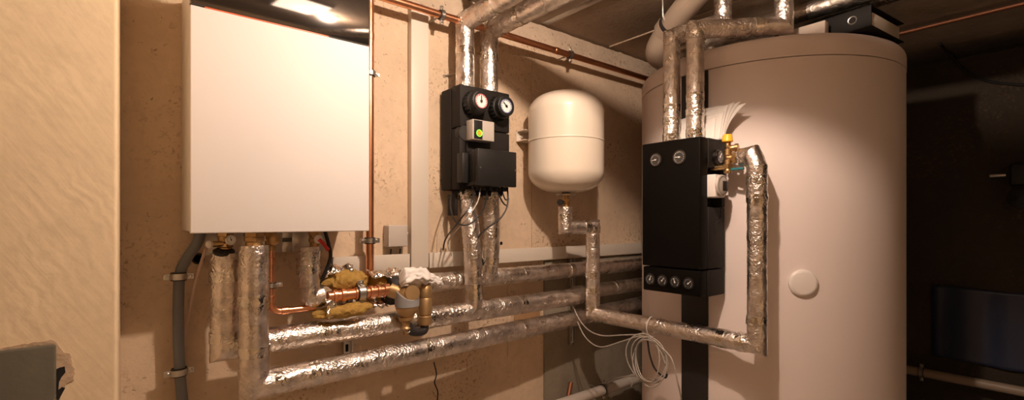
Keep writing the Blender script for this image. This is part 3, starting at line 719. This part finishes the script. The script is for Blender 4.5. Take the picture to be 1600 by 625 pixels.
# =====================================================================  HOT WATER TANK
tx, ty, tr = 2.17, .956, .50
tk = thing('hot_water_tank', 'very large cylindrical tank in a pale jacket', 'hot water tank', V(tx,ty,-H))
MB().lathe([(tr-.03,0), (tr-.002,.02), (tr,.04), (tr,1.858)], V(tx,ty,-H), Z_, 160).build('jacket', 'jacket', tk)
prof = [(tr+.0015,1.861), (tr+.0015,1.905)]
for k in range(1, 8):
    a = PI/2*k/7; prof.append((tr+.0015-.04*(1-math.cos(a)), 1.905+.040*math.sin(a)))
prof += [(.3,1.947), (0,1.948)]
MB().lathe(prof, V(tx,ty,-H), Z_, 160).build('lid', 'jacket', tk)
# vertical black strip on the side facing the boiler
mb = MB(); vs = []; n = 10
for i in range(n+1):
    a = PI-math.radians(2.0)-math.radians(6.2)+math.radians(12.4)*i/n
    for rr in (tr-.004, tr+.006):
        for z in (.02, 1.857): vs.append(V(tx+rr*math.cos(a), ty+rr*math.sin(a)*1, z-H))
fs = []
for i in range(n):
    o = i*4; q = o+4
    fs += [(o+2,o+3,q+3,q+2), (o,o+1,q+1,q), (o+1,o+3,q+3,q+1), (o,o+2,q+2,q)]
fs += [(0,1,3,2), (n*4,n*4+1,n*4+3,n*4+2)]
mb.add(vs, fs).build('cover_strip', 'strip', tk)
def on_tank(x, y, off=0):
    d = ray(x, y); R = tr+off
    a = d.x*d.x+d.y*d.y; b = -2*(d.x*tx+d.y*ty); c = tx*tx+ty*ty-R*R
    t = (-b-math.sqrt(b*b-4*a*c))/(2*a); p = d*t
    return Vector((p.x, p.y, H+p.z)), Vector((p.x-tx, p.y-ty, 0)).normalized()
p, nrm = on_tank(1254,442)
MB().lathe([(.045,-.004), (.045,.007), (.041,.011), (.034,.0125), (0,.013)], p, nrm, 48).build('inspection_cap', 'cap', tk)

# =====================================================================  STATION ON THE TANK
sx0, sx1, sy0, sy1, sz0, sz1 = 1.50, 1.655, .852, 1.088, -.262, .286
st = thing('circulation_station', 'tall black box-shaped pump station mounted on the tank', 'pump station', V(1.60,.97,sz0))
MB().box(V(sx0,sy0+.002,-.166), V(sx0+.05,sy1,sz1), .005, 3).build('front_cover', 'stationface', st)
MB().box(V(sx0+.004,sy0+.004,sz0+.004), V(sx0+.05,sy1-.002,-.170), .005, 3).build('lower_cover', 'stationface', st)
ry0 = sy0
mb = MB()
mb.box(V(sx0+.051,sy0,.185), V(1.662,sy1,sz1), .004, 2)                  # top block
mb.box(V(sx0+.051,sy0+.035,.048), V(1.662,sy1,.186), .003, 2)             # recess back
mb.box(V(1.640,sy0,.048), V(1.663,sy1,.186), .003, 2)
mb.box(V(sx0+.051,sy0,-.166), V(1.663,sy1,.047), .004, 2)
mb.box(V(sx0+.051,sy0+.001,sz0), V(1.663,sy1,-.170), .004, 2)
mb.build('foam_housing', 'foam', st)
mb = MB().tube(fillet([V(1.60,.8515,-.05), V(1.60,.8515,-.005), V(1.63,.8515,.005), V(1.635,.8515,.045)], .01), .0016, 6)
mb.build('moulded_seam', 'rubber', st)
for gy, gz, gr, aa in ((1.027,.222,.0245,1.7), (.931,.222,.0255,1.5)):
    gauge(st, V(sx0,gy,gz), (-1,0,0), gr, .006, 'thermometer', 'chrome', 'dialblack', 'dial', aa, .84, rim='steel', up=Z_, lab='chrome-rimmed black dial on the front')
gauge(st, V(1.598,sy0,.222), (0,-1,0), .025, .018, 'pressure_gauge', 'chrome', 'dialblack', 'dial', -.6, .84, rim='steel', lab='chrome-rimmed black dial on the side')
for gy in (1.054,1.0027,.951,.899):
    gauge(st, V(sx0+.004,gy,-.216), (-1,0,0), .021, .005, 'setting_dial', 'blackplastic', 'dialblack', 'dial', random.uniform(-1, 1), .84)
pm = MB().box(V(1.545,.824,.080), V(1.608,.888,.158), .004, 3).build('pump_head', 'cap', st)
MB().lathe([(.036,0), (.038,.003), (.037,.008), (.033,.010), (0,.010)], V(1.577,.824,.120), (0,-1,0), 36).build('face_disc', 'grey', pm)
MB().box(V(1.574,.8125,.102), V(1.600,.8145,.136), .002).build('display', 'blackplastic', pm)
MB().torus(V(1.577,.8145,.120), (0,-1,0), .031, .0012, 32, 6).build('scale_ring', 'blackplastic', pm)
# brass safety valve group
sv = thing('safety_valve', 'brass safety valve with a bright yellow cap beside the tank station', 'safety valve', V(1.620,.808,.166))
vx, vy = 1.604, .812
mb = MB()
fitting(mb, V(vx,vy,.164), V(vx,vy,.272), .012, ((0,.12,1.1), (.12,.25,.8), (.25,.42,1.25), (.42,.55,.9), (.55,.75,1.2), (.75,1,.85)))
nut(mb, V(vx,vy,.180), Z_, .0175, .014)
mb.cyl(V(vx,vy,.215), V(1.612,.765,.213), .0125, 20); nut(mb, V(vx,vy-.02,.214), (-.05,-1,0), .0185, .016)
fitting(mb, V(vx,vy-.005,.248), V(vx+.006,vy-.034,.248), .012, ((0,.6,.9), (.6,1,1.2)))
mb.build('body', 'brass', sv)
MB().lathe([(.016,0), (.018,.002), (.0155,.022), (.013,.026), (0,.027)], V(vx-.002,vy,.270), Z_, 12).build('cap', 'yellow', sv)['label'] = 'bright yellow cap'
MB().box(V(vx-.004,vy-.055,.172), V(vx+.006,vy-.010,.180), .002).build('lever', 'teal', sv)['label'] = 'teal lever'
MB().cyl(V(vx-.002,vy,.185), V(vx-.002,sy0+.02,.185), .009, 16).build('connector', 'brass', sv)
# vertical pipes above the station
foil([V(1.592,.926,sz1), V(1.592,.926,.690), V(1.809,.713,.692), V(1.809,.713,.90)], .031, 'near foil-wrapped pipe rising from the tank station and crossing over the tank rim', bend=.02, seed=31, m='foil', bands=(.02,.10,.16,.40,.66), crk=.9)
foil([V(1.592,1.022,sz1), V(1.592,1.022,.690), V(1.74,.90,.75), V(1.74,.90,.90)], .031, 'far foil-wrapped pipe rising from the tank station and turning up behind the near one', bend=.02, seed=32, bands=(.02,.10,.16,.55), crk=.9)
# papers tucked behind
def sheet(base_y0, base_y1, z0, z1, x, lean, curl, seed, skew=0):
    mb = MB(); n = 14; vs = []
    for i in range(n+1):
        for j in range(n+1):
            s, t = i/n, j/n
            y = base_y0+(base_y1-base_y0)*s-skew*t*t
            vs.append(V(x+curl*math.sin(s*PI)*.6+lean*t+curl*t*t*(1-s), y, z0+(z1-z0)*t+.01*t*noise.noise(Vector((s*2, seed, 0)))))
    m_ = n+1
    mb.add(vs, [(i*m_+j, i*m_+j+1, (i+1)*m_+j+1, (i+1)*m_+j) for i in range(n) for j in range(n)])
    return mb
for k, (y0, y1, z1, x, le, cu, sk) in enumerate(((1.07,.87,.37,1.612,.012,.006,0), (1.04,.85,.385,1.616,.010,.010,.01), (1.01,.845,.405,1.620,.008,.016,.02), (1.00,.84,.412,1.624,.006,.012,.035), (.99,.84,.41,1.628,.002,.008,.055), (.98,.84,.40,1.632,-.004,.008,.075))):
    o = sheet(y0, y1, .2865, z1, x+.008, le, cu, k, sk).build('paper_sheet', 'paper', smooth=80)
    sd = o.modifiers.new('thick', 'SOLIDIFY'); sd.thickness = .0006
    tag(o, 'loose white paper sheet in the sheaf standing on the tank station behind the foil-wrapped pipes', 'paper', 'paper sheets standing on the tank station')
# cable coil
co = thing('cable_coil', 'coil of thin grey cable tied to the foil-wrapped pipe in front of the tank', 'cable coil', V(1.555,1.10,-.44))
cz = -.530
for k in range(5):
    pts = []; R = .080+.008*random.uniform(-1, 1); oy = random.uniform(-.012, .012); oz = random.uniform(-.012, .012)
    for i in range(49):
        a = 2*PI*i/48+PI/2
        pts.append(V(1.556-.004*k+.010*math.sin(a*2+k), 1.10+oy+R*.92*math.cos(a), cz+oz+R*math.sin(a)*(1.02+.03*k)))
    MB().tube(pts, .0024, 8).build('cable_loop', 'cable', co)
MB().torus(V(1.585,1.10,-.41), Y_, .040, .0018, 24, 6).build('cable_tie', 'cap', co)
MB().tube(spline([V(1.55,1.10,cz+.08), V(1.545,1.085,cz+.02), V(1.55,1.065,cz-.03), V(1.56,1.03,cz-.055), V(1.56,1.02,cz-.04)], 6), .0035, 8).build('dark_tail', 'cableb', co)
cab('sensor_cable', [V(1.565,1.52,-.36), V(1.56,1.47,-.43), V(1.56,1.41,-.475), V(1.56,1.33,-.485), V(1.56,1.22,-.462), V(1.556,1.13,-.447), V(1.55,1.06,-.47), V(1.55,1.02,-.53)], .0026, 'cable', 'grey cable sagging from the wall pipes to the cable coil, upper of two', group='cables feeding the coil')
cab('sensor_cable', [V(1.57,1.53,-.36), V(1.565,1.48,-.45), V(1.56,1.42,-.515), V(1.56,1.34,-.535), V(1.56,1.23,-.49), V(1.556,1.14,-.452), V(1.55,1.09,-.46)], .0026, 'cable', 'grey cable sagging from the wall pipes to the cable coil, lower of two', group='cables feeding the coil')
cab('sensor_cable', [V(1.55,1.08,-.45), V(1.55,1.00,-.50), V(1.555,.975,-.58), V(1.60,.985,-.70), V(1.62,1.0,-1.0), V(1.62,1.0,-1.295)], .0028, 'cable', 'grey cable hanging from the coil down along the black strip of the tank')
cab('sensor_cable', [V(1.60,1.09,-.61), V(1.62,1.12,-.63), V(1.68,1.25,-.66), V(1.75,1.40,-.72), V(1.8,1.5,-.78)], .0028, 'cable', 'grey cable leaving the coil towards the low grey drain pipe')

# =====================================================================  ON TOP OF THE TANK
def rbox(c, d, rz, bev=.002): 
    return MB().box(Vector(c)-Vector(d)/2, Vector(c)+Vector(d)/2, bev, 2, Matrix.Rotation(rz, 3, 'Z'))
rz = -.10; zt_ = .650
bi = thing('ring_binder', 'black lever arch file with a metal finger ring lying on the tank', 'binder', V(2.07,.64,zt_))
cs = Matrix.Rotation(rz, 3, 'Z')
cor = V(1.925,.487,zt_)
def lp(a, b, c): return cor+cs @ Vector((a, b, c))
def lbox(a0, b0, c0, a1, b1, c1, bev=.001):
    c = lp((a0+a1)/2, (b0+b1)/2, (c0+c1)/2); d = Vector((a1-a0, b1-b0, c1-c0)); return MB().box(c-d/2, c+d/2, bev, 2, cs)
lbox(0,0,0,.28,.32,.003).build('lower_cover', 'binder', bi)
lbox(0,0,.067,.28,.32,.070).build('upper_cover', 'binder', bi)
lbox(0,0,.0031,.003,.32,.0669).build('spine', 'binder', bi)
lbox(.02,.004,.004,.25,.30,.050).build('page_block', 'pages', bi)
MB().torus(lp(-.0005,.055,.036), cs @ Vector((-1,0,0)), .0125, .0018, 28, 8).build('finger_ring', 'steel', bi)
MB().lathe([(.0115,0), (.0115,.0006), (0,.0006)], lp(-.0001,.055,.036), cs @ Vector((-1,0,0)), 24).build('finger_hole', 'dark', bi)
t = tag(rbox(V(1.896,.682,zt_+.023), (.036,.150,.044), 0).build('document_folder', 'carton'), 'pale grey cardboard folder on the tank left of the black binder', 'folder')

# =====================================================================  OVERHEAD PIPES BEHIND THE TANK TOP
dp = thing('drain_pipe', 'thick pale plastic drain pipe sloping down from the ceiling beside the tank pipes', 'drain pipe', V(1.70,1.0,CZ))
a, b, c = V(1.665,.93,.955), V(1.775,1.165,.80), V(1.79,1.30,.74)
MB().tube(fillet([V(1.66,.90,.90), b, V(1.80,1.24,.735), V(2.05,1.28,.72)], .07), .050, 36, .01).build('pipe', 'pvcw', dp)
d = (b-V(1.66,.90,.90)).normalized()
MB().tube([b-d*.030, b+d*.0], .056, 36).build('socket', 'pvcw', dp)
MB().tube([b-d*.05, b-d*.034], .0545, 36).build('clamp_band', 'rubber', dp)
MB().tube([b-d*.042+Vector((-.05,0,.0)), b-d*.042+Vector((-.062,.0,.02)), b-d*.042+Vector((-.064,0,.10-.012))], .004, 8).build('hanger_rod', 'steel', dp)
foil([V(2.02,1.25,.665), V(2.02,1.25,.80), V(2.02,-.5,.80)], .034, 'dark overhead foil-wrapped pipe running right above the tank, nearer of two', m='foil2', seed=41, bend=.04)
foil([V(2.17,1.25,.665), V(2.17,1.25,.83), V(2.17,-.5,.83)], .034, 'dark overhead foil-wrapped pipe running right above the tank, farther of two', m='foil2', seed=42, bend=.04)
for i, (x, y) in enumerate(((1.80,1.02), (1.93,1.05))):
    foil([V(x,y,.648), V(x,y,.735)], .018, 'short foil-wrapped stub on the tank top under the crossing pipe, %s' % ('left one' if i == 0 else 'right one'), seed=50+i)
# right side: dark wall things
cpr = thing('copper_pipe', 'thin copper pipe under the ceiling at the far right behind the tank', 'pipe', V(2.8,1.5,.87))
MB().tube([V(2.8,1.5,.872), V(2.8,-.3,.872)], .009, 14).build('tube', 'copperd', cpr)
lw = thing('wall_pipe', 'pale horizontal pipe low on the dark right wall', 'pipe', V(3.1,1.5,-.76))
MB().tube([V(3.12,1.55,-.765), V(3.12,-1.2,-.765)], .022, 20).build('tube', 'pvcw', lw)
p = atX(1440,582,3.12)
clamp(V(3.12,p.y,-.765), Y_, .022, X_, .056, 'pipe clamp on the low pipe of the dark right wall', w=.016, ear=Z_)
cab('power_cable', [atX(1462,60,3.19), atX(1498,100,3.19), atX(1530,122,3.19), atX(1565,130,3.19), atX(1620,134,3.19)], .006, 'cableb', 'black cable sagging along the top of the dark right wall')
# navy sheeting on the lower right wall, gently rippled
mb = MB(); n1, n2 = 60, 24; vs = []
ya, yb_ = .55, -1.0
for i in range(n1+1):
    for j in range(n2+1):
        y = ya+(yb_-ya)*i/n1; z = -.33-.36*j/n2
        vs.append(V(3.186+.006*noise.noise(Vector((y*11, z*2, 0)))+.003*math.sin(y*40), y, z+.01*noise.noise(Vector((y*5, 1, 0)))))
mb.add(vs, [(i*(n2+1)+j, i*(n2+1)+j+1, (i+1)*(n2+1)+j+1, (i+1)*(n2+1)+j) for i in range(n1) for j in range(n2)])
o = mb.build('plastic_sheet', 'navy', smooth=80); sd = o.modifiers.new('thick', 'SOLIDIFY'); sd.thickness = .002
tag(o, 'dark navy sheeting hung on the lower part of the dark right wall', 'sheet')
sk = thing('valve_fitting', 'dark wall fitting with a short metal spindle at the far right edge', 'fitting', atX(1586,275,3.2))
p = atX(1588,273,3.17)
MB().box(p-Vector((.03,.035,.05)), p+Vector((.029,.02,.05)), .01, 3).build('housing', 'blackplastic', sk)
MB().cyl(p+Vector((-.02,.03,0)), p+Vector((-.02,.085,0)), .009, 14).build('spindle', 'steel', sk)
MB().lathe([(.03,0), (.04,.01), (.04,.03), (0,.04)], p+Vector((-.005,-.01,-.11)), (-1,0,0), 24).build('knob', 'blackplastic', sk)

# low drain pipe + stub by the tank
lo = thing('drain_pipe', 'grey plastic drain pipe low on the wall left of the tank, with a socket end', 'drain pipe', V(1.2,1.55,-.833))
MB().tube([V(.9,1.55,-.833), V(2.08,1.55,-.833)], .024, 24).build('pipe', 'pvc', lo)
MB().tube([V(2.02,1.55,-.833), V(2.09,1.55,-.833)], .029, 24).build('socket', 'pvc', lo)
MB().tube([V(2.09,1.55,-.833), V(2.12,1.55,-.833)], .017, 18).build('plug', 'brass', lo)
p = atY(943,610,1.55)
clamp(V(p.x,1.55,-.833), X_, .024, Y_, .07, 'pipe clamp on the low grey drain pipe', w=.014, ear=Z_)
tag(MB().tube([atY(892,598,1.60), atY(884,640,1.56), atY(876,700,1.54)], .011, 14).build('copper_stub', 'copperd'), 'end of a copper tube rising at the bottom beside the low drain pipe', 'pipe')
tag(MB().box(V(1.335,WY-.006,-.50), V(1.49,WY-.0005,-.375), .002).build('wood_panel', 'ochre'), 'small ochre board on the wall between the middle and lowest wall pipes', 'board')

# =====================================================================  HATCH IN THE LEFT PIER
a = atY(88,537,1.2); zt2 = a.z; xr = a.x
ht = thing('meter_hatch', 'grey metal hatch let into the left wall with chipped plaster around it', 'hatch', (xr-.12,1.2,zt2-.3))
MB().box((xr-.30,1.192,zt2-.42), (xr,1.215,zt2), .004, 3).build('door', 'hatch', ht)
mb = MB(); poly = []
out = [(-.30,.006), (-.2,.003), (-.12,.008), (-.07,.004), (-.03,.007), (-.008,.008), (.002,.004), (.006,-.008), (.011,-.018), (.019,-.022), (.022,-.042), (.025,-.050), (.024,-.070), (.015,-.073), (.010,-.082), (.004,-.092), (.003,-.42), (-.30,-.42)]
for i, (dx, dz) in enumerate(out):
    ex_, ez_ = out[(i+1) % len(out)]
    m_ = max(1, int(math.hypot(ex_-dx, ez_-dz)/.005)) if i < len(out)-2 else 1
    for j in range(m_):
        qx, qz = dx+(ex_-dx)*j/m_, dz+(ez_-dz)*j/m_
        poly.append((xr+qx+.0028*noise.noise(Vector((qx*160, qz*160, 2))), zt2+qz+.0028*noise.noise(Vector((qx*160, qz*160, 9)))))
mb.prism(poly, 1.1975, 1.21).build('plaster_edge', 'broken', ht, smooth=20)
MB().prism([(xr+.0005,zt2-.046), (xr+.004,zt2-.044), (xr+.0115,zt2-.043), (xr+.0125,zt2-.054), (xr+.007,zt2-.062), (xr+.004,zt2-.070), (xr+.003,zt2-.084), (xr+.008,zt2-.080), (xr+.012,zt2-.083), (xr+.003,zt2-.104), (xr+.0005,zt2-.100)], 1.1962, 1.199).build('latch_slot', 'dark', ht)

# =====================================================================  CAMERA, WORLD
cam = bpy.data.cameras.new('camera'); co_ = bpy.data.objects.new('camera', cam); C.objects.link(co_)
co_.location = (0, 0, H); co_.rotation_euler = (PI/2, 0, -math.radians(38.8))
cam.sensor_width = 36; cam.lens = F/1600*36; cam.shift_y = (HY-312.5)/1600; cam.clip_start = .02
bpy.context.scene.camera = co_
w = bpy.data.worlds.new('world'); bpy.context.scene.world = w; w.use_nodes = True
w.node_tree.nodes['Background'].inputs[0].default_value = (1,.75,.55,1); w.node_tree.nodes['Background'].inputs[1].default_value = .02
vs_ = bpy.context.scene.view_settings
vs_.view_transform = 'Standard'; vs_.look = 'None'; vs_.gamma = 1; vs_.use_curve_mapping = False; vs_.exposure = .16
